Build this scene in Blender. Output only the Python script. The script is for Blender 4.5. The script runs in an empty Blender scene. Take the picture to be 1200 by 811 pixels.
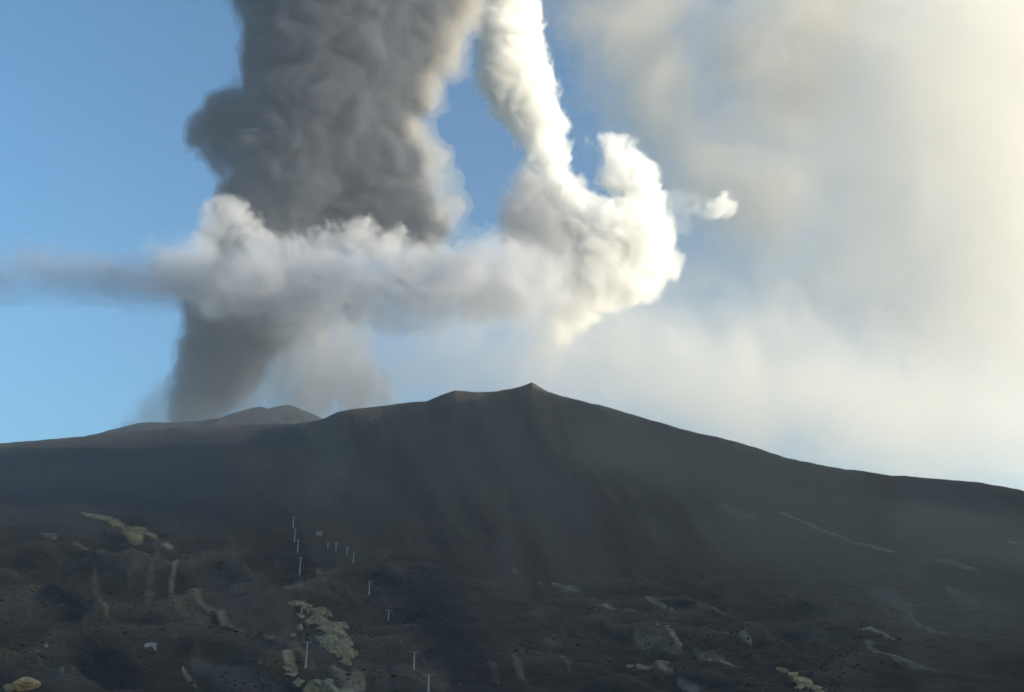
import bpy, bmesh, math, random, time
T0 = time.time()
import numpy as np

# ------------------------------------------------------------------ camera, sky, sun, exposure
W0, H0 = 1200.0, 811.0
FPX = 1039.2                      # focal length in photo pixels (60 degrees across)
PITCH = math.radians(20.3)
EYE = np.array([0.0, 0.0, 8.0])
SUN_AZ, SUN_EL = math.radians(103.0), math.radians(10.2)
SUN_DIR = np.array([math.sin(SUN_AZ)*math.cos(SUN_EL), math.cos(SUN_AZ)*math.cos(SUN_EL), math.sin(SUN_EL)])

sc = bpy.context.scene
col = sc.collection
cam_d = bpy.data.cameras.new('camera')
cam = bpy.data.objects.new('camera', cam_d); col.objects.link(cam)
cam.location = EYE
cam.rotation_euler = (math.pi/2 + PITCH, 0, 0)
cam_d.sensor_fit = 'HORIZONTAL'; cam_d.sensor_width = 36.0
cam_d.lens = 36.0*FPX/W0
cam_d.clip_start = 0.5; cam_d.clip_end = 100000.0
sc.camera = cam

world = bpy.data.worlds.new('World'); sc.world = world; world.use_nodes = True
wn = world.node_tree; wn.nodes.clear()
sky = wn.nodes.new('ShaderNodeTexSky'); sky.sky_type = 'NISHITA'; sky.sun_disc = False
sky.sun_elevation = SUN_EL; sky.sun_rotation = SUN_AZ
sky.altitude = 300; sky.air_density = 1.0; sky.dust_density = 3.0; sky.ozone_density = 3.0
bg = wn.nodes.new('ShaderNodeBackground'); bg.inputs['Strength'].default_value = 0.15
wo = wn.nodes.new('ShaderNodeOutputWorld')
tint = wn.nodes.new('ShaderNodeVectorMath'); tint.operation = 'MULTIPLY'; tint.inputs[1].default_value = (0.82, 1.02, 1.0)   # white balance of the sky
wn.links.new(sky.outputs[0], tint.inputs[0]); wn.links.new(tint.outputs[0], bg.inputs['Color']); wn.links.new(bg.outputs[0], wo.inputs['Surface'])

sun_d = bpy.data.lights.new('sun', 'SUN'); sun_d.energy = 3.9; sun_d.angle = math.radians(0.53)
sun_d.color = (1.0, 0.87, 0.71)
sun = bpy.data.objects.new('sun', sun_d); col.objects.link(sun)
from mathutils import Vector
sun.rotation_euler = Vector(tuple(SUN_DIR)).to_track_quat('Z', 'Y').to_euler()

sc.view_settings.view_transform = 'Standard'; sc.view_settings.look = 'None'
sc.view_settings.exposure = 1.02; sc.view_settings.gamma = 1.0
cy = sc.cycles
cy.max_bounces = 14; cy.diffuse_bounces = 2; cy.glossy_bounces = 1
cy.volume_bounces = 10; cy.transparent_max_bounces = 64
cy.use_denoising = True
cy.use_adaptive_sampling = True; cy.adaptive_threshold = 0.04

# ------------------------------------------------------------------ helpers
def pix_dir(x, y):
    x = np.asarray(x, float); y = np.asarray(y, float)
    a = (x - W0/2)/FPX; b = (H0/2 - y)/FPX
    cp, sp = math.cos(PITCH), math.sin(PITCH)
    return a, cp - b*sp, sp + b*cp            # world x, y, z of the ray

def to_pix(X, Y, Z):
    cp, sp = math.cos(PITCH), math.sin(PITCH)
    Zr = Z - EYE[2]
    d = np.maximum(Y*cp + Zr*sp, 1e-3)
    return W0/2 + FPX*X/d, H0/2 - FPX*(-Y*sp + Zr*cp)/d

rng = np.random.default_rng(7)
PERM = rng.permutation(256).astype(np.int32); PERM = np.concatenate([PERM, PERM, PERM])
_g = rng.normal(size=(256, 3)); GRAD = (_g/np.linalg.norm(_g, axis=1)[:, None]).astype(np.float32)

GX, GY, GZ = [np.ascontiguousarray(GRAD[:, i]) for i in range(3)]
from concurrent.futures import ThreadPoolExecutor
POOL = ThreadPoolExecutor(4)

def _perlin(x, y, z):
    xi = np.floor(x).astype(np.int32); yi = np.floor(y).astype(np.int32); zi = np.floor(z).astype(np.int32)
    fx = x-xi; fy = y-yi; fz = z-zi
    u = fx*fx*fx*(fx*(fx*6-15)+10); v = fy*fy*fy*(fy*(fy*6-15)+10); w = fz*fz*fz*(fz*(fz*6-15)+10)
    xi &= 255; yi &= 255; zi &= 255
    out = np.zeros_like(x)
    for dx in (0, 1):
        px = PERM.take(xi+dx)+yi; wx = u if dx else 1-u; ex = fx-dx
        for dy in (0, 1):
            pxy = PERM.take(px+dy)+zi; wxy = wx*(v if dy else 1-v); ey = fy-dy
            for dz in (0, 1):
                g = PERM.take(pxy+dz)
                out += wxy*(w if dz else 1-w)*(GX.take(g)*ex+GY.take(g)*ey+GZ.take(g)*(fz-dz))
    return out*1.5

def perlin(x, y, z):
    x, y, z = np.broadcast_arrays(np.asarray(x, np.float32), np.asarray(y, np.float32), np.asarray(z, np.float32))
    shp = x.shape; x = x.ravel(); y = y.ravel(); z = z.ravel(); n = 1 << 16
    parts = list(POOL.map(lambda i: _perlin(x[i:i+n], y[i:i+n], z[i:i+n]), range(0, x.size, n)))
    return np.concatenate(parts).reshape(shp)

def fbm(x, y, z, n, gain=0.5, mode='fbm'):
    s = 0; a = 1.0; t = 0
    for i in range(n):
        p = perlin(x+13.7*i, y+7.3*i, z+3.1*i)
        if mode == 'billow': p = np.abs(p)*2-0.48
        elif mode == 'ridge': p = 1-2*np.abs(p)*1.6
        s = s+a*p; t += a; a *= gain
        x = x*2.07; y = y*2.07; z = z*2.07
    return s/t

def smooth(a, b, x):
    t = np.clip((x-a)/(b-a), 0, 1); return t*t*(3-2*t)

def mesh_np(name, verts, faces):
    """verts (n,3), faces (m,k) -> mesh, fast"""
    me = bpy.data.meshes.new(name)
    n, (m, k) = len(verts), faces.shape
    me.vertices.add(n); me.loops.add(m*k); me.polygons.add(m)
    me.vertices.foreach_set('co', np.asarray(verts, np.float32).ravel())
    me.loops.foreach_set('vertex_index', faces.astype(np.int32).ravel())
    me.polygons.foreach_set('loop_start', np.arange(0, m*k, k, dtype=np.int32))
    me.update(calc_edges=True)
    return me

def link(name, me, mat=None, parent=None):
    o = bpy.data.objects.new(name, me); col.objects.link(o)
    if mat is not None: me.materials.append(mat)
    if parent is not None: o.parent = parent
    return o

def tag(o, label=None, cat=None, group=None, kind=None):
    if label: o['label'] = label
    if cat: o['category'] = cat
    if group: o['group'] = group
    if kind: o['kind'] = kind
    return o

def empty(name, loc):
    o = bpy.data.objects.new(name, None); col.objects.link(o); o.location = loc; o.empty_display_size = 1
    return o

# ------------------------------------------------------------------ terrain
def curve(pts):
    p = np.array(pts, float)
    dx, dy, dz = pix_dir(p[:, 0], p[:, 1])
    az = np.arctan2(dx, dy); te = dz/np.hypot(dx, dy)
    o = np.argsort(az)
    return az[o], p[o, 2], EYE[2]+te[o]*p[o, 2]

C0 = curve([(-150, 816, 350), (300, 816, 360), (600, 816, 380), (900, 816, 360), (1350, 816, 340)])
C1 = curve([(-150, 745, 520), (0, 745, 540), (300, 752, 560), (600, 752, 600), (900, 752, 560), (1200, 748, 520), (1350, 748, 500)])
C2 = curve([(-150, 672, 740), (0, 672, 760), (200, 676, 800), (420, 686, 880), (600, 690, 950), (900, 690, 860), (1200, 690, 760), (1350, 690, 740)])
C3 = curve([(-150, 606, 1000), (0, 606, 1020), (200, 618, 1080), (360, 622, 1250), (600, 610, 1480), (900, 625, 1300), (1200, 640, 1050), (1350, 648, 1000)])
C4 = curve([(-150, 566, 1900), (0, 563, 1950), (200, 560, 2000), (340, 556, 2050), (450, 532, 2000), (600, 522, 1950), (750, 545, 1850), (900, 576, 1650), (1050, 600, 1450), (1200, 612, 1330), (1350, 636, 1220)])
ridge_pts = [(-300, 556, 3500), (-100, 541, 3450), (0, 532, 3400), (100, 523, 3350), (150, 518, 3350), (200, 513, 3300), (258, 508.5, 3200), (300, 507, 3100),
    (330, 505, 3000), (358, 503, 2900), (370, 500, 2800), (382, 495, 2700), (396, 488, 2650), (412, 484.5, 2620), (445, 481.5, 2600), (456, 479.5, 2580), (492, 475.5, 2550),
    (500, 475, 2530), (506, 472.5, 2500), (518, 466.5, 2470), (533, 461.5, 2450), (550, 463, 2430), (566, 463.5, 2410), (582, 462.5, 2400), (598, 459.5, 2370), (611, 455.5, 2350),
    (619, 452.5, 2340), (623, 451.3, 2335), (628, 454, 2330), (641, 461, 2320), (660, 468, 2300), (690, 475, 2270), (720, 482, 2230), (760, 494, 2180),
    (800, 506, 2130), (816, 509.5, 2110), (840, 514.5, 2080), (880, 526.5, 2030), (920, 539, 1980), (960, 549, 1930), (990, 553, 1890), (1040, 559.5, 1830), (1090, 564, 1780), (1130, 567, 1740),
    (1150, 569, 1720), (1175, 573, 1700), (1200, 579.5, 1680), (1300, 612, 1600), (1420, 650, 1500)]
C5 = curve(ridge_pts)
far_pts = [(-300, 560, 5000), (-100, 540, 5000), (0, 527, 5000), (50, 520.5, 5000), (100, 513, 5000), (125, 511.5, 5000), (145, 503, 5000), (160, 498, 5000), (178, 496.5, 5000), (196, 497.5, 5000),
    (225, 496, 5000), (250, 495, 5000), (290, 496, 5000), (350, 497, 5000), (377, 499, 5000), (400, 505, 4900), (500, 520, 4800), (700, 560, 4500), (1000, 620, 4000), (1400, 680, 4000)]
C7 = curve(far_pts)

AZF = np.radians(np.concatenate([np.arange(-180, -38, 3.0), np.arange(-38, 38, 0.064), np.arange(38, 180, 3.0)]))
RR = np.concatenate([np.array([2, 20, 60, 120, 180, 240, 290, 325]), np.geomspace(350, 3500, 430, endpoint=False),
                     np.linspace(3500, 6400, 80, endpoint=False), np.geomspace(6400, 30000, 16)])

def pchip(xk, yk, x):
    h = np.diff(xk); d = np.diff(yk)/h
    m = np.zeros_like(yk)
    s = d[:-1]*d[1:] > 0
    w1 = 2*h[1:]+h[:-1]; w2 = h[1:]+2*h[:-1]
    with np.errstate(divide='ignore', invalid='ignore'):
        hm = (w1+w2)/(w1/d[:-1]+w2/d[1:])
    m[1:-1] = np.where(s, hm, 0); m[0] = d[0]; m[-1] = d[-1]
    i = np.clip(np.searchsorted(xk, x)-1, 0, len(xk)-2)
    t = (x-xk[i])/h[i]; t2 = t*t; t3 = t2*t
    return (2*t3-3*t2+1)*yk[i]+(t3-2*t2+t)*h[i]*m[i]+(-2*t3+3*t2)*yk[i+1]+(t3-t2)*h[i]*m[i+1]

def at(c, az): return np.interp(az, c[0], c[1]), np.interp(az, c[0], c[2])

def smooth_az(v, deg):
    n = len(AZF); w = np.exp(-0.5*((AZF[:, None]-AZF[None, ::4])/math.radians(deg))**2)
    return (w*v[None, ::4]).sum(1)/w.sum(1)

def base_heights():
    CS = []
    for c, d in ((C0, 3), (C1, 3), (C2, 3), (C3, 2.5), (C4, 1.8), (C5, 0)):
        r_, z_ = at(c, AZF)
        CS.append((smooth_az(r_, d), smooth_az(z_, d)) if d else (r_, z_))
    Z = np.zeros((len(AZF), len(RR)))
    RG = np.zeros(len(AZF))
    for i, a in enumerate(AZF):
        ks = [(0, 5.6), (200, 4.0)]
        for r_, z_ in CS: ks.append((r_[i], z_[i]))
        rr_, zr_ = ks[-1]; RG[i] = rr_
        fr, fz = at(C7, a)
        valley = min(zr_-70, fz-60)
        ks.append((rr_+450, min(valley, zr_-120)))
        ks.append((fr, fz)); ks.append((5350, min(fz+10, max(fz-60, 1380)))); ks.append((6400, min(fz, 1380)))
        ks.append((12000, 500)); ks.append((30000, 0))
        k = np.array(ks)
        z = pchip(k[:, 0], k[:, 1], RR)
        b = smooth(math.radians(45), math.radians(110), abs(a))
        Z[i] = z*(1-b)+4*b
        d_ = math.degrees(a)                                # added hills, unseen to the right, shaped to shade the visible slope
        for az_, wd_, r_, w_, z_ in ((62, 18, 2700, 800, 1440), (80, 16, 2250, 650, 900), (98, 26, 1900, 620, 720)):
            Z[i] = np.maximum(Z[i], z_*math.exp(-((d_-az_)/wd_)**2)*np.exp(-((RR-r_)/w_)**2))
    kern = np.exp(-0.5*((AZF[:, None]-AZF[None, ::4])/math.radians(0.8))**2); kern /= kern.sum(1)[:, None]
    kern[np.abs(AZF) > math.radians(37)] = 0
    for i_ in np.where(np.abs(AZF) > math.radians(37))[0]: kern[i_, int(round(i_/4.0)) if int(round(i_/4.0)) < kern.shape[1] else -1] = 1
    # spurs run down to the right, not straight at the viewer
    for j, r in enumerate(RR):
        q = np.clip(1-r/(RG*.985), 0, 1)
        zs = kern@Z[::4, j]; w = smooth(0.06, .22, q); Z[:, j] = Z[:, j]*(1-w)+zs*w
        f = smooth(.05, .7, q)**.8*(1-smooth(math.radians(40), math.radians(60), np.abs(AZF)))
        wv = perlin(AZF*9.0, np.full(len(AZF), r/420.0), 1.7)
        Z[:, j] = np.interp(AZF-f*math.radians(7.0)+f*wv*math.radians(3.5), AZF, Z[:, j])
    return Z, RG

Z, RG = base_heights()
AZ2, R2 = np.meshgrid(AZF, RR, indexing='ij')
X2, Y2 = R2*np.sin(AZ2), R2*np.cos(AZ2)
for cx_, cy_, rad, dr in ((306, 477, 250, 0), (337, 474.5, 230, 60), (322, 486, 260, -120), (163, 497, 260, 0), (358, 489, 150, 0)):       # summit cones
    dx_, dy_, dz_ = pix_dir(cx_, cy_); hh_ = math.hypot(dx_, dy_); r_ = 5000+dr
    top = EYE[2]+dz_/hh_*r_; xx, yy = dx_/hh_*r_, dy_/hh_*r_
    d_ = np.hypot(X2-xx, Y2-yy)*(1+.12*perlin(X2/90, Y2/90, 3.3))
    c_ = top-(np.sqrt(d_*d_+25**2)-25)*0.50
    Z = np.where(d_ < 600, np.maximum(Z, c_), Z)
PX, PY = to_pix(X2, Y2, Z); PX = np.where(Y2 > 0, PX, -9999); PY = np.where(Y2 > 0, PY, -9999)

# rough lava country low on the slope, smooth ash above
ridge_y = np.interp(PX, [p[0] for p in ridge_pts], [p[1] for p in ridge_pts])
near_ridge = smooth(0.62, 0.93, R2/RG[:, None])*(1-smooth(1.05, 1.4, R2/RG[:, None]))
wob = 25*perlin(PX/90, PY/90, 4.2)
lava_l = smooth(595, 650, PY+wob+(np.clip(PX-180, 0, 400))*-0.16)*(1-smooth(430, 600, PX))
lava_m = smooth(655, 730, PY+wob)*smooth(430, 600, PX)*(1-smooth(930, 1100, PX)*0.6)
lava = np.clip(np.maximum(lava_l, lava_m*0.8), 0, 1)*(R2 < 1800)*smooth(200, 380, R2)
wx = 28*perlin(X2/110, Y2/110, 1.5); wy = 28*perlin(X2/110, Y2/110, 9.5)
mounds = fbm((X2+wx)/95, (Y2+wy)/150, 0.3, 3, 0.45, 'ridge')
rough = fbm((X2+wx*.4)/26, (Y2+wy*.4)/34, 5.3, 4, 0.55)
gully = fbm(AZ2*R2.clip(1200, 2600)/95+0.0016*R2, R2/700, 2.2, 3, 0.5, 'ridge')
grain = fbm(X2/60, Y2/60, 8.1, 4, 0.55)
dz = lava*(13.0*(mounds-0.35)+6.0*rough)
dz = dz + (1-lava)*smooth(700, 1100, R2)*(1-near_ridge*0.9)*(R2 < 3300)*(2.0*(gully-0.3)+2.2*grain)
dz = dz + smooth(30, 300, R2)*(1-lava)*(R2 < 700)*1.0*rough
dz = dz + (3.0*grain+3.0*rough)*near_ridge*(R2 < 3400) + 2.5*grain*smooth(3600, 4500, R2)*(R2 < 6000)
dz = dz*(1-smooth(math.radians(60), math.radians(120), np.abs(AZ2)))

# ---- ground colour marks, some with sun, shade and haze glow painted in: (pixel polyline, half width, albedo, height in metres, softness)
TAN = (0.22, 0.19, 0.15); OLIVE = (0.22, 0.185, 0.12); PINK = (0.19, 0.15, 0.135); BROWN = (0.105, 0.085, 0.072)
PALE = (0.24, 0.23, 0.21); GREY = (0.17, 0.17, 0.16)
MARKS = [
 ([(96, 602), (125, 609), (150, 617), (184, 630)], 3.0, OLIVE, 1.5, .6), ([(140, 618), (155, 625), (165, 631)], 7, OLIVE, 1, .5),
 ([(88, 633), (108, 639), (126, 642)], 3.2, PINK, 3, .6), ([(112, 643), (125, 648)], 4, BROWN, 1, .8),
 ([(50, 622), (66, 626)], 3.0, PINK, 2, .7), ([(0, 600), (60, 608), (110, 622)], 12, (.075, .062, .055), 0, 1),
 ([(190, 644), (202, 641)], 2.5, PINK, 1, .8),
 ([(184, 650), (177, 668), (176, 690), (190, 706), (215, 722), (242, 742)], 5.5, BROWN, 4, .9),
 ([(224, 657), (208, 664), (201, 674), (206, 686), (222, 702), (242, 716), (262, 728), (300, 748), (330, 764), (370, 782), (420, 800)], 4.2, (.15, .125, .105), 5, .8),
 ([(75, 680), (52, 686), (36, 696), (29, 712), (34, 726)], 6, BROWN, 4, .9),
 ([(112, 664), (117, 690), (116, 706), (128, 724)], 5.5, BROWN, 4, .9), ([(116, 700), (122, 716), (131, 727)], 2.4, (.2, .15, .1), 3, .8),
 ([(95, 736), (108, 724), (112, 714)], 7, (.08, .068, .062), 2, 1), ([(150, 674), (162, 664)], 4, BROWN, 2, 1),
 ([(216, 768), (224, 776), (232, 786)], 2.4, (.24, .2, .18), 2, .7), ([(40, 770), (52, 782), (70, 806)], 2.6, (.15, .17, .17), 2, .8),
 ([(232, 765), (262, 782), (300, 800), (330, 811)], 9, BROWN, 2, .9),
 ([(262, 690), (285, 712), (310, 740)], 22, (.07, .058, .052), 0, 1), ([(330, 700), (340, 725), (345, 745)], 12, (.075, .065, .055), 0, 1),
 ([(325, 690), (352, 695)], 2.5, PINK, 2, .8), ([(372, 670), (388, 674)], 2.2, PINK, 2, .8), ([(360, 678), (384, 690), (392, 700)], 6, (.08, .062, .06), 1, 1),
 ([(330, 776), (350, 790), (362, 800)], 6, TAN, 2, .8), ([(372, 796), (400, 806), (425, 812)], 6, TAN, 2, .8), ([(420, 775), (470, 795), (520, 806)], 8, BROWN, 1, 1),
 ([(590, 640), (600, 664), (610, 684)], 14, (.075, .062, .055), 0, 1), ([(600, 664), (606, 674)], 3, BROWN, 2, 1),
 ([(628, 742), (645, 760), (668, 785)], 4.5, (.12, .095, .085), 3, .9), ([(600, 776), (610, 790), (618, 803)], 4, (.14, .12, .11), 3, .9), ([(573, 780), (585, 800)], 4, BROWN, 2, .9),
 ([(646, 681), (658, 687), (680, 688)], 2.4, (.17, .18, .16), 2, .8), ([(684, 697), (694, 699)], 1.8, PALE, 2, .7), ([(700, 711), (730, 714)], 1.8, GREY, 2, .7),
 ([(632, 682), (633, 684)], 2, GREY, 1, .7), ([(640, 712), (660, 716)], 4, BROWN, 1, 1),
 ([(756, 703), (780, 709)], 1.8, GREY, 2, .7), ([(785, 710), (790, 711)], 1.8, PALE, 2, .7), ([(826, 710), (850, 718)], 1.8, GREY, 2, .7), ([(730, 720), (756, 722)], 1.8, GREY, 1.5, .8),
 ([(770, 735), (785, 743), (798, 753)], 2.2, TAN, 3, .7), ([(745, 745), (765, 748), (795, 755)], 7, (.11, .1, .085), 1, 1), ([(815, 757), (828, 770), (846, 768)], 6, (.13, .12, .1), 2, 1), ([(830, 769), (834, 771)], 2, PALE, 2, .8),
 ([(826, 738), (850, 745), (880, 752)], 2.4, GREY, 2, .8), ([(845, 770), (865, 775)], 2.4, TAN, 2, .8),
 ([(735, 780), (770, 787), (788, 788)], 2.6, TAN, 3, .7), ([(772, 786), (784, 778)], 4, (.15, .14, .11), 2, .9), ([(795, 796), (830, 806)], 3, GREY, 2, .8),
 ([(922, 699), (928, 701)], 1.5, GREY, 1, .7), ([(888, 721), (896, 725), (908, 728)], 1.5, GREY, 2, .7), ([(918, 718), (932, 724)], 2.0, PALE, 2, .7),
 ([(900, 725), (950, 740), (1000, 748)], 5, (.06, .058, .055), 1, 1),
 ([(845, 592), (862, 600), (884, 607)], 6, (.11, .105, .095), 1, 1), ([(915, 600), (945, 613), (975, 626), (1000, 636), (1050, 646)], 2.2, (.16, .155, .145), 3, .8),  # thin pale streak: sun catching a ridge edge, painted in
 ([(1090, 655), (1115, 660), (1145, 669)], 2.8, (.15, .15, .12), 3, .8), ([(1050, 668), (1080, 678), (1085, 686)], 5, (.085, .085, .075), 1, 1), ([(1110, 690), (1140, 706), (1146, 712)], 6, (.1, .1, .09), 1, 1),  # first streak continues the painted sunlit ridge edge
 ([(1178, 633), (1192, 635)], 1.6, PALE, 2, .7), ([(1100, 675), (1140, 672), (1200, 690)], 20, (.07, .07, .055), 0, 1),
 ([(1030, 696), (1046, 704), (1064, 716)], 9, (.125, .125, .1), 2, .8), ([(1064, 718), (1085, 733), (1112, 750)], 3.6, (.12, .12, .1), 3, .8),
 ([(1006, 736), (1024, 740), (1034, 744), (1048, 751)], 2.2, PALE, 3, .7), ([(1028, 762), (1050, 774), (1075, 780), (1096, 786)], 4, (.15, .16, .13), 3, .8), ([(1015, 756), (1035, 768)], 4, GREY, 1, 1),
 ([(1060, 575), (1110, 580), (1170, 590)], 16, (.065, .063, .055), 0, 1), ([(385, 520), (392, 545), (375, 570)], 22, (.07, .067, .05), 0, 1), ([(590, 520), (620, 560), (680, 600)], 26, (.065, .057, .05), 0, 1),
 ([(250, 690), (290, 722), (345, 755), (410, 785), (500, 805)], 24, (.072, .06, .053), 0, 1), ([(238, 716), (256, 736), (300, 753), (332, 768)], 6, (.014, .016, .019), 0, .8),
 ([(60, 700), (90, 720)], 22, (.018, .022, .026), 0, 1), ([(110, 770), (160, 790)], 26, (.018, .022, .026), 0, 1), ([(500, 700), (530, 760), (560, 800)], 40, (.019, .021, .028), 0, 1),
 ([(900, 600), (1000, 650), (1150, 700)], 70, (.115, .096, .068), 0, 1), ([(1080, 610), (1200, 640)], 40, (.15, .125, .085), 0, 1), ([(700, 520), (850, 560), (1000, 585)], 34, (.10, .085, .062), 0, 1),  # olive right slope, lightened in colour to stand in for haze glow
 ([(-60, 546), (150, 527), (260, 516), (345, 512)], 15, (.017, .019, .023), 0, .8), ([(100, 550), (250, 560)], 30, (.022, .025, .031), 0, 1), ([(0, 575), (120, 580), (260, 600)], 16, (.022, .025, .031), 0, 1),  # left ridge stroke painted dark in place of shade
 ([(440, 650), (455, 648)], 5, (.085, .08, .075), 1, 1),
]
big = fbm(X2/420, Y2/420, 3.3, 4, 0.5)
c0 = np.array((0.035, 0.029, 0.0235)); c1 = np.array((0.066, 0.052, 0.038)); c2 = np.array((0.020, 0.021, 0.023))
t = np.clip(0.5+0.9*big, 0, 1)[..., None]
COL = c0*(1-t)+c1*t
tl = (lava*smooth(-0.1, 0.5, rough))[..., None]*0.7
COL = COL*(1-tl)+c2*tl
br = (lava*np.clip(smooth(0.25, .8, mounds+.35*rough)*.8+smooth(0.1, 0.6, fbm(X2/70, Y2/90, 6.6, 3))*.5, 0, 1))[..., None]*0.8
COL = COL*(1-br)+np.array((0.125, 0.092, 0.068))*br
far_ = smooth(3300, 4200, R2)[..., None]
COL = COL*(1-far_)+np.array((.022, .023, .026))*far_
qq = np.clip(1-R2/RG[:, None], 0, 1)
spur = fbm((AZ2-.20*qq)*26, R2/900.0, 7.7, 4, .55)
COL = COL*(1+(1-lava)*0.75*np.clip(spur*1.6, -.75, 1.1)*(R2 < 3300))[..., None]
ragx = 1.7*fbm(X2/9, Y2/14, 2.7, 3, .6); ragy = 1.7*fbm(X2/9, Y2/14, 17.7, 3, .6)
vis = (R2 < RG[:, None]*1.0)&(Y2 > 0)
MX, MY = PX+ragx, PY+ragy
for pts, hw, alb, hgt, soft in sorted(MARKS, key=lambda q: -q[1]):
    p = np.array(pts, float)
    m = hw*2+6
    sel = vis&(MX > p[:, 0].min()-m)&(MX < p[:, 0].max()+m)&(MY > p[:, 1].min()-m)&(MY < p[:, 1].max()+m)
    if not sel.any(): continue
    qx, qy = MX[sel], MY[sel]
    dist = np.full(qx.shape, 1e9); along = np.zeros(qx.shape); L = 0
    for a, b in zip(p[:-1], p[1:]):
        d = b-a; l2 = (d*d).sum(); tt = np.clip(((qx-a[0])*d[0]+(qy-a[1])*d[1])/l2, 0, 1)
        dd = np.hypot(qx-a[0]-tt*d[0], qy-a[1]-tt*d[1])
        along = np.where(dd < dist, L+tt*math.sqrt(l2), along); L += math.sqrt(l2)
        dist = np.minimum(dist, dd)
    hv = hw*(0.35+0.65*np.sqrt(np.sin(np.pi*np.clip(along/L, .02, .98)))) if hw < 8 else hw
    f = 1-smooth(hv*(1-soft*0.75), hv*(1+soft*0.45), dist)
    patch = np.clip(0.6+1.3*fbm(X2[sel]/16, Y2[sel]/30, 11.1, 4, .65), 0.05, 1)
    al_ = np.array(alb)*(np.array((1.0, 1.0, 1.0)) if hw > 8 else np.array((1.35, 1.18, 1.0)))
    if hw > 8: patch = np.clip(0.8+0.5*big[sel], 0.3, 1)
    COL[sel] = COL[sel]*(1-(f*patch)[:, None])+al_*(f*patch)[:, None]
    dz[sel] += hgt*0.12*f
Z = Z+dz

def terrain_material():
    m = bpy.data.materials.new('volcanic_ground'); m.use_nodes = True
    nt = m.node_tree; N = nt.nodes; b = N['Principled BSDF']; Lk = nt.links
    at_ = N.new('ShaderNodeAttribute'); at_.attribute_name = 'rock_tint'
    tc = N.new('ShaderNodeTexCoord')
    n1 = N.new('ShaderNodeTexNoise'); n1.inputs['Scale'].default_value = 0.16; n1.inputs['Detail'].default_value = 8; n1.inputs['Roughness'].default_value = .7
    Lk.new(tc.outputs['Object'], n1.inputs['Vector'])
    rp = N.new('ShaderNodeMapRange'); rp.inputs[1].default_value = .25; rp.inputs[2].default_value = .75; rp.inputs[3].default_value = .7; rp.inputs[4].default_value = 1.3
    Lk.new(n1.outputs[0], rp.inputs[0])
    mx = N.new('ShaderNodeVectorMath'); mx.operation = 'SCALE'
    Lk.new(at_.outputs['Color'], mx.inputs[0]); Lk.new(rp.outputs[0], mx.inputs['Scale'])
    Lk.new(mx.outputs[0], b.inputs['Base Color'])
    b.inputs['Roughness'].default_value = .95; b.inputs['Specular IOR Level'].default_value = .15
    bp = N.new('ShaderNodeBump'); bp.inputs['Strength'].default_value = .8; bp.inputs['Distance'].default_value = 4.0
    Lk.new(n1.outputs[0], bp.inputs['Height']); Lk.new(bp.outputs[0], b.inputs['Normal'])
    return m

def build_terrain():
    na, nr = Z.shape
    V = np.stack([X2, Y2, Z], -1).reshape(-1, 3)
    i = np.arange(na)[:, None]; j = np.arange(nr-1)[None, :]
    i2 = (i+1) % na
    F = np.stack([i*nr+j, i*nr+j+1, i2*nr+j+1, i2*nr+j], -1).reshape(-1, 4)[:, ::-1]
    # cap round the viewpoint
    c = len(V); V = np.vstack([V, [0, 0, 5.6]])
    me = mesh_np('mountain', V, F)
    ca = me.color_attributes.new('rock_tint', 'FLOAT_COLOR', 'POINT')
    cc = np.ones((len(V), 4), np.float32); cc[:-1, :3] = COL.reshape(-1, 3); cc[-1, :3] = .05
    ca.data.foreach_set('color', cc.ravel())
    me.polygons.foreach_set('use_smooth', np.ones(len(me.polygons), bool))
    o = link('mountain', me, terrain_material())
    tag(o, 'dark volcanic mountain of ash slopes and lava rising to a pointed peak', kind='structure')
    return o
mountain = build_terrain()
# normals point up?
if mountain.data.polygons[len(mountain.data.polygons)//2].normal.z < 0: mountain.data.flip_normals()

def ground_z(x, y):
    a = math.atan2(x, y); r = math.hypot(x, y)
    i = int(np.clip(np.searchsorted(AZF, a)-1, 0, len(AZF)-2)); j = int(np.clip(np.searchsorted(RR, r)-1, 0, len(RR)-2))
    u = (a-AZF[i])/(AZF[i+1]-AZF[i]); v = (r-RR[j])/(RR[j+1]-RR[j])
    return Z[i, j]*(1-u)*(1-v)+Z[i+1, j]*u*(1-v)+Z[i, j+1]*(1-u)*v+Z[i+1, j+1]*u*v

def hit(px, py, rmin=300):
    """first ground point seen at a photo pixel"""
    dx, dy, dz_ = pix_dir(px, py); h = math.hypot(dx, dy); dx, dy, te = dx/h, dy/h, dz_/h
    r = rmin
    while r < 6000:
        if ground_z(dx*r, dy*r) >= EYE[2]+te*r: break
        r *= 1.002
    return np.array([dx*r, dy*r, ground_z(dx*r, dy*r)]), r

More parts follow.
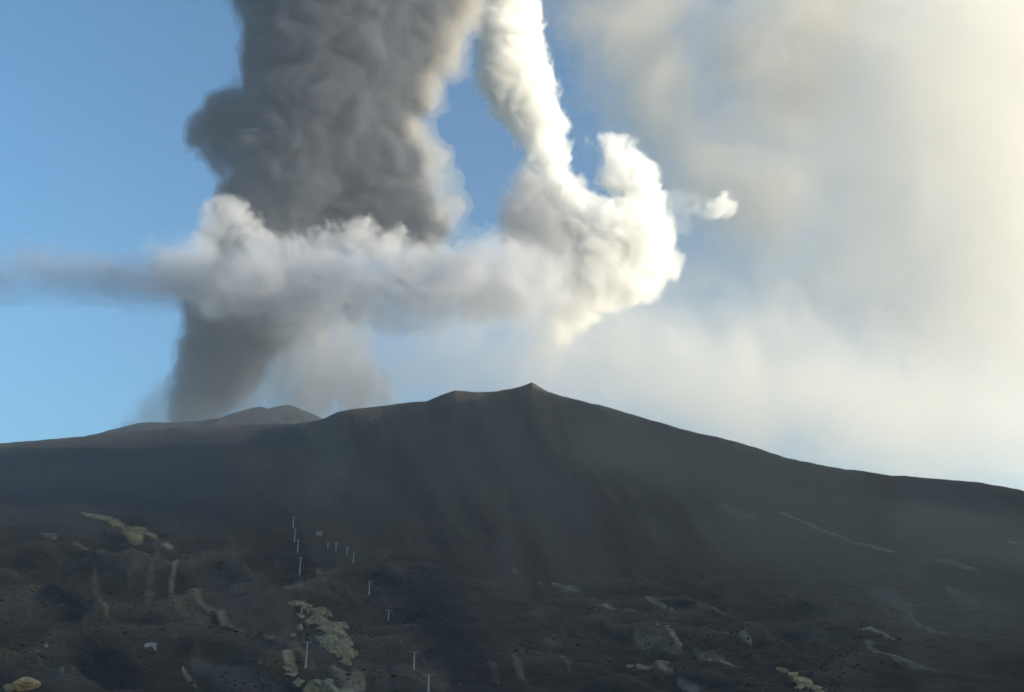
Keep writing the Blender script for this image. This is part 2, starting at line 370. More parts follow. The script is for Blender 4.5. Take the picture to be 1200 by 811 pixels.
# ------------------------------------------------------------------ simple materials
def plain(name, rgb, rough=.8, scale=1.0, var=.35, bump=0.0, dist=.1, metallic=0.0):
    m = bpy.data.materials.new(name); m.use_nodes = True
    nt = m.node_tree; N = nt.nodes; b = N['Principled BSDF']; Lk = nt.links
    tc = N.new('ShaderNodeTexCoord'); n = N.new('ShaderNodeTexNoise'); n.inputs['Scale'].default_value = scale; n.inputs['Detail'].default_value = 7; n.inputs['Roughness'].default_value = .6
    Lk.new(tc.outputs['Object'], n.inputs['Vector'])
    r = N.new('ShaderNodeValToRGB')
    r.color_ramp.elements[0].position = .3; r.color_ramp.elements[1].position = .7
    r.color_ramp.elements[0].color = tuple(c*(1-var) for c in rgb)+(1,)
    r.color_ramp.elements[1].color = tuple(min(1, c*(1+var)) for c in rgb)+(1,)
    Lk.new(n.outputs[0], r.inputs[0]); Lk.new(r.outputs[0], b.inputs['Base Color'])
    b.inputs['Roughness'].default_value = rough; b.inputs['Metallic'].default_value = metallic
    if bump:
        bp = N.new('ShaderNodeBump'); bp.inputs['Strength'].default_value = bump; bp.inputs['Distance'].default_value = dist
        Lk.new(n.outputs[0], bp.inputs['Height']); Lk.new(bp.outputs[0], b.inputs['Normal'])
    return m
M_STEEL = plain('galvanised_steel', (.36, .37, .37), .55, 3, .15)
M_DSTEEL = plain('weathered_steel', (.20, .20, .21), .6, 4, .2)
M_CABLE = plain('cable_steel', (.22, .22, .23), .6, 4, .1)
M_PALEROCK = plain('pale_tuff_rock', (.215, .175, .11), .95, .35, .5, .8, .6)
M_OCHRE = plain('ochre_rock', (.34, .235, .12), .95, .5, .4, .8, .5)
M_WHITEROCK = plain('whitish_rock', (.24, .24, .225), .95, .6, .3, .8, .4)
M_CONC = plain('hut_plaster', (.2, .19, .175), .9, .6, .2)
M_ROOF = plain('hut_roof_metal', (.22, .2, .19), .6, 1, .2)

def rock_mesh(name, sx, sy, sz, seed, sub=4):
    """angular rock: a ball cut by random planes, roughened"""
    bm = bmesh.new(); bmesh.ops.create_icosphere(bm, subdivisions=sub, radius=1)
    rg = np.random.default_rng(seed)
    v = np.array([p.co[:] for p in bm.verts])
    n = rg.normal(size=(13, 3)); n /= np.linalg.norm(n, axis=1)[:, None]; d = rg.uniform(.45, .8, 13)
    u = v/np.linalg.norm(v, axis=1)[:, None]
    cosn = u@n.T
    lim = np.where(cosn > 1e-3, d/np.maximum(cosn, 1e-3), 9).min(1)
    r = np.minimum(lim, 1.0)
    r = r*(1+.22*fbm(u[:, 0]*2.6+seed, u[:, 1]*2.6, u[:, 2]*4.6, 5, .62))
    v = u*r[:, None]*np.array((sx, sy, sz))
    for p, c in zip(bm.verts, v): p.co = c
    me = bpy.data.meshes.new(name); bm.to_mesh(me); bm.free()
    return me

def cone_tube(bm, a, b, ra, rb, seg=8):
    a, b = Vector(a), Vector(b); d = (b-a); L = d.length
    q = d.to_track_quat('Z', 'Y').to_matrix().to_4x4()
    from mathutils import Matrix
    bmesh.ops.create_cone(bm, cap_ends=True, segments=seg, radius1=ra, radius2=rb, depth=L, matrix=Matrix.Translation((a+b)/2)@q)

def box(bm, c, s):
    from mathutils import Matrix
    bmesh.ops.create_cube(bm, size=1, matrix=Matrix.Translation(c)@Matrix.Diagonal((s[0], s[1], s[2], 1)))

def bm_obj(name, bm, mat, parent=None):
    me = bpy.data.meshes.new(name); bm.to_mesh(me); bm.free()
    return link(name, me, mat, parent)

# ------------------------------------------------------------------ lift pylons
def pylon(px, py_top, py_bot, label, wide):
    p, r = hit(px, py_bot)
    depth = p[1]*math.cos(PITCH)+(p[2]-EYE[2])*math.sin(PITCH)
    h = (py_bot-py_top)/FPX*depth/math.cos(PITCH)*1.0
    h = float(np.clip(h, 6.5, 17))
    t = empty('lift_pylon', (p[0], p[1], p[2]-.3)); t.rotation_euler.z = -math.atan2(p[0], p[1])*.6
    k = max(1.0, r/520.0)**.35
    bm = bmesh.new(); cone_tube(bm, (0, 0, 0), (0, 0, h), .42*k, .26*k, 12); bm_obj('mast', bm, M_STEEL, t)
    bm = bmesh.new(); box(bm, (0, 0, .25), (1.6, 1.6, .5)); bm_obj('footing', bm, M_CONC, t)
    ca = empty('crossarm_hold', (0, 0, 0)); bpy.data.objects.remove(ca)
    bm = bmesh.new(); box(bm, (0, 0, h-.1), (wide*2, .35, .4)); cone_tube(bm, (-wide*.6, 0, h-.2), (0, 0, h-1.6), .1, .1); cone_tube(bm, (wide*.6, 0, h-.2), (0, 0, h-1.6), .1, .1)
    arm = bm_obj('crossarm', bm, M_DSTEEL, t)
    for s in (-1, 1):
        bm = bmesh.new(); box(bm, (s*wide, 0, h-.15), (.18, 3.0, .25))
        for q in range(4): cone_tube(bm, (s*wide-.12, -1.2+q*.8, h-.32), (s*wide+.12, -1.2+q*.8, h-.32), .26, .26, 10)
        bm_obj('sheave_train', bm, M_DSTEEL, arm)
    bm = bmesh.new()
    for s in (-.2, .2): cone_tube(bm, (s, -.62*k, .6), (s, -.45*k, h-.4), .035, .035, 5)
    for q in range(int(h/.8)): zq = .8+q*.75; cone_tube(bm, (-.2, -.62*k+.17*k*zq/h, zq), (.2, -.62*k+.17*k*zq/h, zq), .025, .025, 5)
    bm_obj('ladder', bm, M_STEEL, t)
    tag(t, label, 'pylon', 'lift pylons on the lower slope')
    return (p[0], p[1], p[2]-.3+h), -math.atan2(p[0], p[1])*.6
ROW_A = [(358, 755, 783, 'tall slim lift pylon below the pale rock outcrop', 1.7),
         (353.5, 706, 719, 'short lift pylon standing against the pale rock outcrop', 1.7),
         (351, 655, 674, 'lift pylon just above the pale rock outcrop', 1.7),
         (348.5, 634, 648, 'second lift pylon above the pale rock outcrop', 1.7),
         (345, 621, 636, 'third lift pylon above the pale rock outcrop', 1.7),
         (343.2, 606, 618, 'topmost and faintest pylon of the left row', 1.7)]
ROW_B = [(502, 795, 811, 'lowest lift pylon of the right row, cut by the bottom edge', 2.0),
         (485, 766, 785, 'T-shaped lift pylon second lowest of the right row', 2.0),
         (455, 716, 728, 'small T-shaped lift pylon midway up the right row', 2.0),
         (432.5, 682, 697, 'T-shaped lift pylon to the right of the pale outcrop top', 2.0),
         (414, 649, 660, 'nearest pylon of the far cluster in the right row', 2.0),
         (406.5, 642, 650, 'second pylon of the far cluster in the right row', 2.0),
         (393.5, 637, 646, 'third pylon of the far cluster in the right row', 2.0),
         (384, 636, 643, 'farthest pylon of the right row beside the small hut', 2.0)]
def cable_row(rows, wide, label):
    tops = [pylon(*r[:3], r[3], r[4]) for r in rows]
    root = empty('lift_cable', tops[0][0])
    for s in (-1, 1):
        bm = bmesh.new()
        for (a, ra), (b, rb) in zip(tops[:-1], tops[1:]):
            A = Vector((a[0]+s*wide*math.cos(ra), a[1]+s*wide*math.sin(ra), a[2]-.05)); B = Vector((b[0]+s*wide*math.cos(rb), b[1]+s*wide*math.sin(rb), b[2]-.05))
            n = 8; L = (B-A).length; prev = A
            for q in range(1, n+1):
                u = q/n; P = A.lerp(B, u); P.z -= .035*L*4*u*(1-u)*.35
                cone_tube(bm, prev, P, .03, .03, 4); prev = P
        for v in bm.verts: v.co -= root.location
        bm_obj('rope', bm, M_CABLE, root)
    tag(root, label, 'cable')
cable_row(ROW_A, 1.7, 'pair of thin steel ropes strung along the left row of pylons')
cable_row(ROW_B, 2.0, 'pair of thin steel ropes strung along the right row of pylons')

# small hut high up by the lift line
p, r = hit(374, 628)
h = empty('hut', (p[0], p[1], p[2]-.4))
bm = bmesh.new(); box(bm, (0, 0, 1.9), (6, 5, 3.8)); bm_obj('wall', bm, M_CONC, h)
bm = bmesh.new()
vs = [bm.verts.new(c) for c in ((-3.4, -2.9, 3.8), (3.4, -2.9, 3.8), (3.4, 2.9, 3.8), (-3.4, 2.9, 3.8), (-3.4, 0, 5.4), (3.4, 0, 5.4))]
for f in ((0, 1, 5, 4), (2, 3, 4, 5), (0, 4, 3), (1, 2, 5), (3, 2, 1, 0)): bm.faces.new([vs[i] for i in f])
bm_obj('roof', bm, M_ROOF, h)
bm = bmesh.new(); box(bm, (-1.0, -2.53, 1.2), (1.1, .1, 2.2)); bm_obj('door', bm, M_DSTEEL, h)
tag(h, 'tiny pale hut beside the top of the lift line', 'hut')

# ------------------------------------------------------------------ rocks that stand out
def px_size(p): return (p[1]*math.cos(PITCH)+(p[2]-EYE[2])*math.sin(PITCH))/FPX     # metres per photo pixel there

def single_rock(name, px, py, w, hpx, mat, label, seed, cat='rock'):
    p, r = hit(px, py+hpx*.35); k = px_size(p)
    me = rock_mesh(name, w*k*.5*1.25, w*k*.5, hpx*k*.5*1.3, seed)
    o = link(name, me, mat); o.location = (p[0], p[1], p[2]+hpx*k*.18); o.rotation_euler.z = seed
    tag(o, label, cat); return o
b1 = single_rock('boulder', 30, 800, 34, 22, M_OCHRE, 'big ochre boulder in the bottom left corner', 3)
b2 = single_rock('boulder', 176, 759, 20, 11, M_WHITEROCK, 'small whitish boulder alone on the dark lava, lower left', 5)
b3 = single_rock('boulder', 14, 806, 22, 14, M_OCHRE, 'smaller ochre rock left of the corner boulder', 9)
b4 = single_rock('boulder', 54, 757, 6, 5, M_WHITEROCK, 'tiny pale rock above the corner boulder', 12)

def outcrop(name, blocks, mat, label, seed0):
    p, r = hit(*blocks[0][:2]); root = empty(name, tuple(p))
    for i, (x, y, w, hh) in enumerate(blocks):
        q, r = hit(x, y+hh*.4); k = px_size(q)
        me = rock_mesh('rock_block', w*k*.85, w*k*.6, hh*k*.95, seed0+i)
        o = link('rock_block', me, mat, root); o.location = (q[0]-p[0], q[1]-p[1], q[2]-p[2]-hh*k*.2)
        o.rotation_euler = (random.Random(i).uniform(-.2, .2), random.Random(i+50).uniform(-.1, .3), random.Random(i+9).uniform(-1, 1))
    tag(root, label, 'rock outcrop'); return root
outcrop('rock_outcrop', [(372, 724, 30, 16), (392, 738, 30, 18), (398, 760, 28, 18), (352, 708, 22, 11), (382, 746, 26, 16), (345, 705, 16, 10), (358, 708, 14, 9), (372, 716, 18, 11), (384, 719, 14, 9), (381, 731, 20, 12), (397, 731, 20, 14), (388, 743, 22, 12), (402, 748, 18, 13),
        (381, 753, 16, 10), (394, 761, 20, 13), (408, 764, 18, 14), (403, 774, 16, 9), (352, 720, 10, 8), (349, 734, 9, 7), (343, 743, 7, 5), (362, 728, 9, 7)],
        M_PALEROCK, 'pale stepped rock outcrop between the two lift rows', 100)
outcrop('rock_outcrop', [(341, 789, 22, 9), (352, 797, 20, 10), (336, 781, 14, 7), (374, 797, 24, 11), (390, 803, 28, 11), (406, 808, 26, 10), (371, 807, 22, 10), (385, 797, 20, 9)],
        M_PALEROCK, 'low tan rock outcrop at the bottom edge below the tall pylon', 200)
outcrop('rock_outcrop', [(918, 784, 16, 6), (932, 790, 18, 7), (944, 797, 20, 9), (957, 803, 18, 9), (962, 809, 16, 8), (938, 803, 12, 9)],
        M_OCHRE, 'tan slab outcrop at the bottom edge on the right', 300)
# ------------------------------------------------------------------ loose lava blocks, far too many to count
def clinker(n=8000):
    bm = bmesh.new(); bmesh.ops.create_icosphere(bm, subdivisions=1, radius=1); bm.verts.ensure_lookup_table()
    iv = np.array([v.co[:] for v in bm.verts]); fi = np.array([[v.index for v in f.verts] for f in bm.faces]); bm.free()
    rg = np.random.default_rng(77); Vs, Fs, Cs = [], [], []; base = 0
    inz = np.argwhere((lava > .35)&(np.abs(AZ2) < math.radians(33))&(R2 > 360)&(R2 < 1150))
    clump = perlin(X2[tuple(inz.T)]/45, Y2[tuple(inz.T)]/60, 21.5)
    wgt = np.clip(.25+clump, 0.02, None)*R2[tuple(inz.T)]*smooth(.3, .8, lava[tuple(inz.T)]); wgt /= wgt.sum()
    for i, j in inz[rg.choice(len(inz), n, p=wgt)]:
        a = AZF[i]+rg.uniform(-.5, .5)*math.radians(.064); r = RR[j]*(1+rg.uniform(-.003, .003))
        x, y = r*math.sin(a), r*math.cos(a); z = ground_z(x, y)
        s_ = min(rg.lognormal(-.2, .5), 2.6)*.5
        sh = iv*(1+rg.uniform(-.35, .25, (len(iv), 1)))*np.array((s_*rg.uniform(.8, 1.5), s_, s_*rg.uniform(.55, 1.0)))
        t = rg.uniform(0, 6.28); c, q = math.cos(t), math.sin(t)
        sh = np.stack([sh[:, 0]*c-sh[:, 1]*q, sh[:, 0]*q+sh[:, 1]*c, sh[:, 2]], 1)+np.array((x, y, z+.1*s_))
        Vs.append(sh); Fs.append(fi+base); base += len(iv)
        tone = np.array((.052, .043, .035)) if rg.random() < .6 else np.array((.13, .10, .073))
        Cs.append(np.tile(np.append(tone*rg.uniform(.6, 1.5), 1), (len(iv), 1)))
    me = mesh_np('lava_clinker', np.vstack(Vs), np.vstack(Fs))
    me.color_attributes.new('rock_tint', 'FLOAT_COLOR', 'POINT').data.foreach_set('color', np.vstack(Cs).astype(np.float32).ravel())
    o = link('lava_clinker', me, mountain.data.materials[0])
    tag(o, 'dark broken lava blocks strewn over the lower slope', 'lava rocks', kind='stuff')
clinker()
# ---- CLOUDS ----
# ------------------------------------------------------------------ smoke, steam and cloud: closed shapes filled with scattering air
def volume_material(name, density, color, g):
    m = bpy.data.materials.new(name); m.use_nodes = True
    nt = m.node_tree; nt.nodes.clear()
    v = nt.nodes.new('ShaderNodeVolumePrincipled'); o = nt.nodes.new('ShaderNodeOutputMaterial')
    v.inputs['Density Attribute'].default_value = ''
    v.inputs['Color'].default_value = tuple(color)+(1,); v.inputs['Density'].default_value = density; v.inputs['Anisotropy'].default_value = g
    nt.links.new(v.outputs[0], o.inputs['Volume'])
    return m

def surface_nets(F, org, h):
    ins = F < 0
    nx, ny, nz = F.shape
    sl = lambda A, d: A[d[0]:nx-1+d[0], d[1]:ny-1+d[1], d[2]:nz-1+d[2]]
    cs = [(a, b, c) for a in (0, 1) for b in (0, 1) for c in (0, 1)]
    cnt = sum(sl(ins, d).astype(np.int8) for d in cs)
    ijk = np.argwhere((cnt > 0)&(cnt < 8))
    idx = -np.ones((nx-1, ny-1, nz-1), np.int32); idx[tuple(ijk.T)] = np.arange(len(ijk))
    acc = np.zeros((len(ijk), 3)); num = np.zeros(len(ijk))
    for d in cs:
        for ax in range(3):
            if d[ax]: continue
            e = list(d); e[ax] = 1
            fa = F[ijk[:, 0]+d[0], ijk[:, 1]+d[1], ijk[:, 2]+d[2]]; fb = F[ijk[:, 0]+e[0], ijk[:, 1]+e[1], ijk[:, 2]+e[2]]
            cr = (fa < 0) != (fb < 0)
            t = np.where(cr, fa/np.where(cr, fa-fb, 1), 0)
            p = np.tile(np.array(d, float), (len(ijk), 1)); p[:, ax] = t
            acc += p*cr[:, None]; num += cr
    V = (ijk+acc/num[:, None])*h+np.array(org)
    Fs = []
    for ax in range(3):
        a = [slice(1, -1)]*3; b = [slice(1, -1)]*3
        a[ax] = slice(0, -1); b[ax] = slice(1, None)
        i0, i1 = ins[tuple(a)], ins[tuple(b)]
        e = np.argwhere(i0 != i1); flip = i0[tuple(e.T)]
        o = np.ones(3, int); o[ax] = 0; e = e+o
        u, w = [(1, 2), (2, 0), (0, 1)][ax]
        du = np.zeros(3, int); du[u] = 1; dw = np.zeros(3, int); dw[w] = 1
        q = np.stack([idx[tuple((e-du-dw).T)], idx[tuple((e-dw).T)], idx[tuple(e.T)], idx[tuple((e-du).T)]], 1)
        q[~flip] = q[~flip][:, ::-1]
        Fs.append(q)
    return V, np.vstack(Fs)

def blobs_world(blobs, D):
    out = []
    for b in blobs:
        x, y, r = b[:3]; off = b[3] if len(b) > 3 else 0; sy = b[4] if len(b) > 4 else 1.0; sx = b[5] if len(b) > 5 else 1.0
        dx, dy, dz_ = pix_dir(x, y)
        Y = D+off*D/FPX; t = Y/dy
        dep = t                                   # depth along the view axis
        out.append((dx*t, Y, EYE[2]+dz_*t, r*dep/FPX, sx, sy))
    return np.array(out, float)

def cloud(name, blobs, D, h_px, levels, noise, label, cat, k=0.35, zmin=None, kind=None, group=None, root=None):
    """levels: list of (part name, inward offset in px, density, colour, anisotropy)"""
    B = blobs_world(blobs, D); s = D/FPX; h = h_px*s
    pad = (noise['amp']*1.6+4*h_px)*s
    lo = np.array([(B[:, i]-B[:, 3]*(B[:, 4] if i < 2 else B[:, 5])).min()-pad for i in range(3)]); hi = np.array([(B[:, i]+B[:, 3]*(B[:, 4] if i < 2 else B[:, 5])).max()+pad for i in range(3)])
    if zmin is not None: lo[2] = max(lo[2], zmin-2*h)
    n = np.ceil((hi-lo)/h).astype(int)
    gx, gy, gz = [(lo[i]+h*np.arange(n[i])).astype(np.float32) for i in range(3)]
    step = 3
    nc = n//step+2
    cx, cy_, cz = [(lo[i]+h*step*np.arange(nc[i])).astype(np.float32) for i in range(3)]
    rb = float(np.median(B[:, 3]))
    S = np.zeros(tuple(nc), np.float64)
    for bx, by, bz, br, sx, sy in B:
        dd = np.sqrt(((cx-bx)/sx)[:, None, None]**2+((cy_-by)/sx)[None, :, None]**2+((cz-bz)/sy)[None, None, :]**2)
        S += np.exp(np.clip(-(dd-br)/(k*rb), -60, 60))
    F = (-k*rb*np.log(np.maximum(S, 1e-26))).astype(np.float32)
    for ax in range(3):                              # back up to the fine grid
        q = np.arange(n[ax])/step; i0 = q.astype(int); fr = (q-i0).astype(np.float32)
        shp = [1, 1, 1]; shp[ax] = -1; fr = fr.reshape(shp)
        F = F.take(i0, ax)*(1-fr)+F.take(i0+1, ax)*fr
    amp = noise['amp']*s
    deep = max(l[1] for l in levels)*s
    near = np.argwhere((F > -amp*.8-deep-2*h)&(F < amp*1.1+2*h))
    P = np.stack([gx[near[:, 0]], gy[near[:, 1]], gz[near[:, 2]]], 1)
    sc_ = noise['scale']*s; st = noise.get('stretch', (1, 1, 1)); sd = noise.get('seed', 0)
    Q = P/sc_/np.array(st, np.float32)+sd
    w = noise.get('warp', 0.0)
    if w:
        q1 = perlin(Q[:, 0]*.9, Q[:, 1]*.9, Q[:, 2]*.9+31); q2 = perlin(Q[:, 0]*.9+57, Q[:, 1]*.9, Q[:, 2]*.9); q3 = perlin(Q[:, 0]*.9, Q[:, 1]*.9+77, Q[:, 2]*.9)
        Q = Q+w*np.stack([q1, q2, q3], 1)
    f = fbm(Q[:, 0], Q[:, 1], Q[:, 2], noise.get('oct', 4), noise.get('gain', .5), noise.get('mode', 'billow'))
    F[tuple(near.T)] -= amp*f
    if zmin is not None:
        F = np.maximum(F, (zmin-gz)[None, None, :])
    for ax in range(3):
        for e in (0, 1, -1, -2):
            ii = [slice(None)]*3; ii[ax] = e; F[tuple(ii)] = np.maximum(F[tuple(ii)], h)
    cen = np.array([B[:, 0].mean(), B[:, 1].mean(), B[:, 2].min()])
    given = root is not None
    if given: cen = np.array(root.location)
    elif len(levels) > 1: root = empty(name, tuple(cen))
    for pn, inset, dens, colr, g in levels:
        V, Fc = surface_nets(F+inset*s, lo, h)
        me = mesh_np(pn, V-cen, Fc)
        o = link(pn if root else name, me, volume_material(pn+'_'+name, dens, colr, g), root)
        if not root: o.location = cen; root = o
    if not given: tag(root, label, cat, group, kind)
    print('CLOUD', name, tuple(n), len(near), round(time.time()-T0, 1))
    return root

ASH = (.285, .305, .345); STEAM = (.995, .99, .98); GREYC = (.84, .84, .86)
ZM = 1505
ash = cloud('ash_plume', [(230, 482, 32), (243, 455, 38), (258, 425, 46), (270, 395, 54), (282, 365, 62), (300, 330, 68), (318, 290, 72), (338, 245, 78), (362, 200, 86), (385, 145, 98), (398, 75, 106), (405, 5, 114), (412, -70, 130), (420, -150, 140),
    (257, 138, 29), (250, 165, 25), (268, 121, 23), (266, 186, 21), (276, 155, 20), (318, 80, 40), (322, 30, 36), (285, -12, 28), (455, 110, 50), (480, 40, 58), (505, -20, 62), (455, 205, 46), (482, 250, 36), (505, 275, 26), (440, 260, 46)],
    5800, 2.4, [('smoke_fringe', 0, .0028, ASH, .3), ('smoke_body', 8, .0075, ASH, .3)],
    dict(amp=24, scale=52, oct=6, gain=.56, warp=.3, seed=8), 'towering dark grey ash column rising from the crater', 'ash plume', k=.2, zmin=ZM)
cloud('smoke_edge', [(515, 50, 34), (528, 0, 42), (535, -60, 50), (500, 110, 30), (488, 160, 28), (505, 215, 26), (518, 255, 26), (505, 290, 20), (545, 20, 26), (528, 75, 22), (508, 185, 24), (528, 235, 20)], 5800, 2.8,
    [('thin_smoke', 0, .0017, (.78, .75, .71), .3), ('thin_smoke_inner', 10, .003, (.80, .76, .71), .3)], dict(amp=30, scale=44, oct=6, gain=.62, mode='fbm', warp=.6, seed=61), '', '', k=.25, root=ash)

cloud('ash_curtain', [(290, 470, 22), (300, 445, 24), (312, 420, 24), (325, 395, 26), (345, 385, 22), (335, 425, 16), (365, 395, 16)], 5760, 2.6,
    [('ash_curtain', 0, .0016, (.42, .44, .47), .3), ('ash_curtain_inner', 9, .003, (.42, .44, .47), .3)], dict(amp=34, scale=26, oct=6, gain=.62, mode='fbm', warp=.4, seed=83, stretch=(.6, .6, 3.2)), '', '', k=.25, root=ash, zmin=ZM)
DS = 6700
steam = cloud('steam_plume', [(592, -70, 50), (594, -25, 44), (596, 15, 42), (599, 52, 42), (602, 88, 45), (616, 120, 39), (632, 150, 32), (640, 180, 29), (642, 205, 28), (655, 228, 33), (672, 258, 40), (690, 285, 44), (718, 282, 46), (745, 280, 40),
    (762, 305, 30), (768, 268, 24), (753, 236, 30), (752, 207, 22), (733, 193, 22), (716, 173, 17), (724, 208, 22), (738, 168, 11), (700, 328, 42), (732, 325, 38), (676, 360, 32), (655, 388, 20), (770, 325, 15)],
    DS, 1.9, [('steam_fringe', 0, .0022, STEAM, .1), ('steam_body', 4, .006, STEAM, .1), ('steam_core', 13, .012, STEAM, .1)],
    dict(amp=25, scale=40, oct=6, gain=.68, warp=.6, seed=11), 'bright white steam plume curling up beside the ash column', 'steam plume', k=.2, zmin=ZM)
cloud('shaded_steam', [(618, 215, 24), (608, 242, 26), (612, 270, 32), (632, 285, 36), (618, 305, 32), (645, 310, 36), (640, 260, 28)], DS-260, 2.2,  # plume's shaded left side, the shade put into a darker albedo
    [('shaded_steam_edge', 0, .0016, (.58, .58, .60), .1), ('shaded_steam', 8, .005, (.58, .58, .60), .1)], dict(amp=22, scale=36, oct=6, gain=.66, warp=.55, seed=15), '', '', k=.22, root=steam)
cloud('steam_tail', [(664, 350, 44), (652, 380, 40), (642, 405, 32), (634, 426, 22), (620, 335, 44), (590, 345, 34)], DS, 3,
    [('steam_tail', 0, .0005, (.93, .89, .84), .3), ('steam_tail_inner', 12, .0010, (.93, .89, .84), .3)], dict(amp=30, scale=40, oct=6, gain=.6, mode='fbm', warp=.5, seed=67, stretch=(.8, .8, 2.2)), '', '', k=.25, root=steam)

cloud('steam_wisp', [(785, 240, 16), (800, 235, 14), (815, 242, 13), (832, 247, 12), (795, 262, 14)], DS, 2.2,
    [('steam_wisp', 0, .0010, STEAM, .2)], dict(amp=20, scale=20, oct=6, gain=.66, mode='fbm', warp=.7, seed=91), '', '', k=.25, root=steam)
bank = cloud('cloud_bank', [(215, 328, 30, 0, 1, 1.5), (260, 328, 42, 0, 1, 1.4), (330, 334, 44, 0, 1, 1.5), (400, 336, 44, 0, 1, 1.5), (470, 337, 44, 0, 1, 1.5), (540, 334, 46, 0, 1, 1.4), (600, 330, 46, 0, 1, 1.3), (640, 332, 36)],
    4950, 2.6, [('cloud_fringe', 0, .0009, GREYC, .3), ('cloud_body', 12, .0030, GREYC, .3), ('cloud_core', 26, .003, GREYC, .3)],
    dict(amp=66, scale=50, oct=6, gain=.64, mode='fbm', warp=.8, seed=24, stretch=(1.15, 1.1, .9)), 'long flat grey cloud band crossing in front of the ash column', 'cloud', k=.3)
cloud('cloud_tops', [(252, 262, 22), (273, 250, 22), (288, 266, 20), (241, 282, 20), (262, 236, 13), (246, 246, 12), (304, 282, 20), (326, 294, 20), (350, 292, 22), (385, 288, 23), (420, 284, 25), (455, 290, 23), (366, 272, 12), (488, 304, 22), (525, 314, 22), (560, 316, 20), (432, 264, 12), (470, 274, 13), (400, 266, 9)],
    4950, 1.9, [('cloud_top_edge', 0, .002, (.87, .86, .87), .25), ('cloud_top', 5, .006, (.87, .86, .87), .25)], dict(amp=24, scale=30, oct=6, gain=.68, warp=.6, seed=29), '', '', k=.2, root=bank)
cloud('cloud_tail', [(-80, 330, 20, 0, .8, 2.4), (-10, 326, 24, 0, .8, 2.4), (60, 324, 27, 0, .8, 2.2), (130, 325, 30, 0, .9, 2.0), (200, 326, 34, 0, .9, 1.8), (250, 328, 30)], 4950, 3,  # shadow grey of the tail put into a lower albedo
    [('cloud_tail', 0, .0011, (.55, .57, .62), .3), ('cloud_tail_inner', 12, .0020, (.62, .63, .67), .3)], dict(amp=36, scale=52, oct=6, gain=.6, mode='fbm', warp=.6, seed=37, stretch=(1.8, 1.2, .9)), '', '', k=.3, root=bank)

cloud('cloud_puff', [(846, 240, 13), (838, 249, 11), (858, 243, 9), (826, 250, 8), (850, 228, 7), (815, 247, 6)], DS, 1.4,
    [('puff_fringe', 0, .0025, STEAM, .2), ('puff_body', 3, .007, STEAM, .2)], dict(amp=15, scale=17, oct=6, gain=.68, warp=.7, seed=31), 'small bright white puff floating right of the steam plume', 'cloud')

DUST = (.78, .74, .70)
cloud('ash_fall', [(378, 455, 36, 60), (358, 482, 34, 60), (412, 452, 34, 60), (400, 410, 32, 60), (338, 440, 34, 60), (430, 478, 28, 60), (378, 392, 34, 60), (325, 482, 28, 60), (298, 484, 22, 60), (305, 455, 24, 60), (340, 400, 30, 60), (440, 455, 22, 60), (362, 375, 28, 60), (412, 382, 24, 60)], 6100, 2.8,
    [('dust_fringe', 0, .0012, DUST, .3), ('dust_body', 14, .0030, DUST, .3)], dict(amp=62, scale=36, oct=6, gain=.64, mode='fbm', warp=.5, seed=41, stretch=(.65, .65, 2.8)), 'pale brownish dust curtain falling beside the base of the ash column', 'dust cloud', zmin=ZM)
cloud('ash_fall', [(190, 476, 20, 20), (178, 490, 22, 20), (156, 500, 18, 20), (205, 460, 18, 20), (205, 485, 22, 20), (196, 450, 12, 20)], 5900, 2.4,
    [('dust_fringe', 0, .0015, (.86, .84, .82), .3), ('dust_body', 8, .003, (.86, .84, .82), .3)], dict(amp=20, scale=24, oct=6, gain=.62, mode='fbm', warp=.4, seed=47), 'low pale dust cloud hugging the left foot of the ash column', 'dust cloud', zmin=ZM)

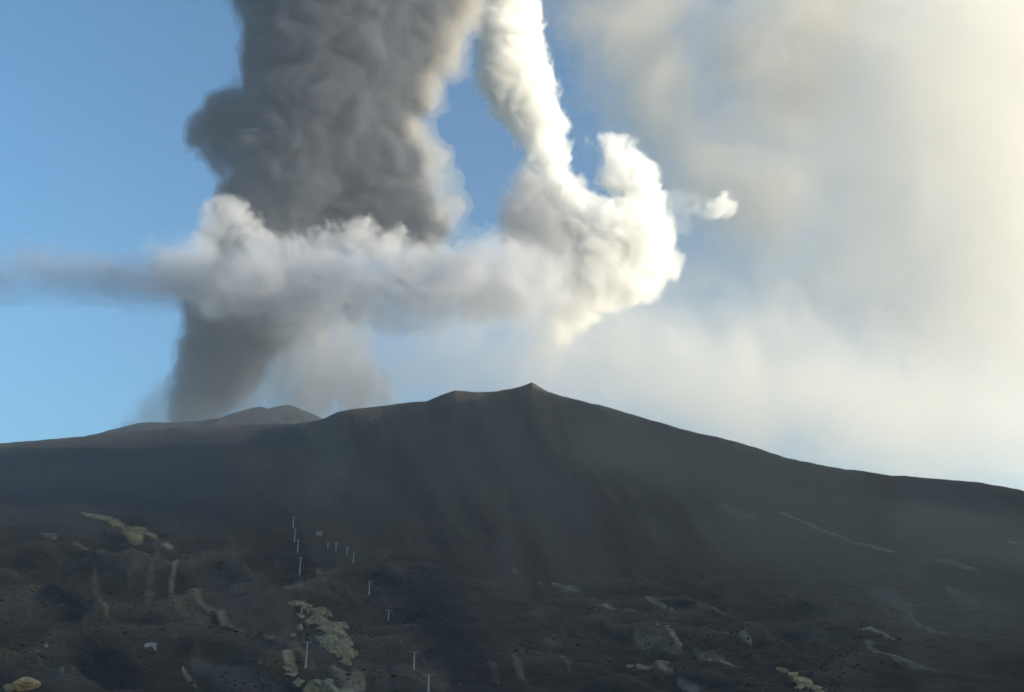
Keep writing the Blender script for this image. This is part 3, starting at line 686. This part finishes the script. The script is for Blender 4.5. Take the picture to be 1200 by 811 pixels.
VC = (.992, .962, .918)
veil = cloud('ash_veil', [(770, -60, 100, 0, 1.2), (765, 60, 75, 0, 1.3), (780, 150, 70, 0, 1.2), (840, 210, 100), (930, 60, 130), (950, 180, 130), (1060, 120, 140), (1100, 260, 150), (1050, 360, 120), (940, 340, 110), (820, 320, 70), (1200, 100, 180), (1250, 300, 200), (1000, -60, 160), (1150, 400, 110), (920, 440, 80), (800, 400, 60), (1300, 100, 200), (1180, -80, 180), (1040, 470, 60), (1200, 460, 80),
    (720, 420, 60), (790, 455, 75), (880, 480, 75), (980, 505, 75), (1080, 520, 80), (1180, 530, 80), (700, 370, 50), (1280, 520, 90)],
    8800, 6.5, [('veil_outer', 0, .00026, VC, .35), ('veil_middle', 34, .00024, VC, .35), ('veil_inner', 70, .0003, VC, .35)], dict(amp=105, scale=125, oct=6, gain=.58, mode='fbm', warp=.6, seed=53), 'broad thin beige ash veil spreading over the right of the sky', 'ash cloud', zmin=ZM)
cloud('veil_stream', [(685, 30, 44), (690, -40, 60), (705, 110, 34), (735, -60, 80), (745, 0, 64), (752, 55, 58), (770, 110, 54), (795, 160, 50), (840, 205, 52), (900, 240, 56), (880, 60, 56), (930, 110, 60), (960, 20, 66)], 8000, 4.5,
    [('veil_stream', 0, .0004, (.84, .79, .73), .3), ('veil_stream_inner', 24, .0007, (.84, .79, .73), .3)], dict(amp=56, scale=80, oct=6, gain=.6, mode='fbm', warp=.6, seed=71), '', '', k=.3, root=veil)
cloud('low_veil', [(430, 440, 46, 0, .9, 2), (520, 430, 55, 0, .9, 2), (600, 425, 64, 0, .9, 2), (700, 420, 76, 0, .9, 2), (800, 440, 80, 0, .9, 2), (950, 490, 80, 0, .9, 2), (1100, 520, 80, 0, .9, 2), (1250, 540, 80, 0, .9, 2)], 6300, 6,
    [('low_veil', 0, .00024, VC, .2), ('low_veil_inner', 34, .0004, VC, .2)], dict(amp=75, scale=70, oct=5, gain=.58, mode='fbm', warp=.5, seed=77, stretch=(1, 1, 1.6)), '', '', k=.3, root=veil, zmin=ZM)
# ------------------------------------------------------------------ haze
bm = bmesh.new(); box(bm, (0, 0, (1490-8)/2), (62000, 62000, 1490+8))
hz = bm_obj('haze', bm, volume_material('haze_air', .000068, (.99, .97, .94), .6))
tag(hz, 'thin pale haze lying over the whole mountainside', 'haze', kind='stuff')
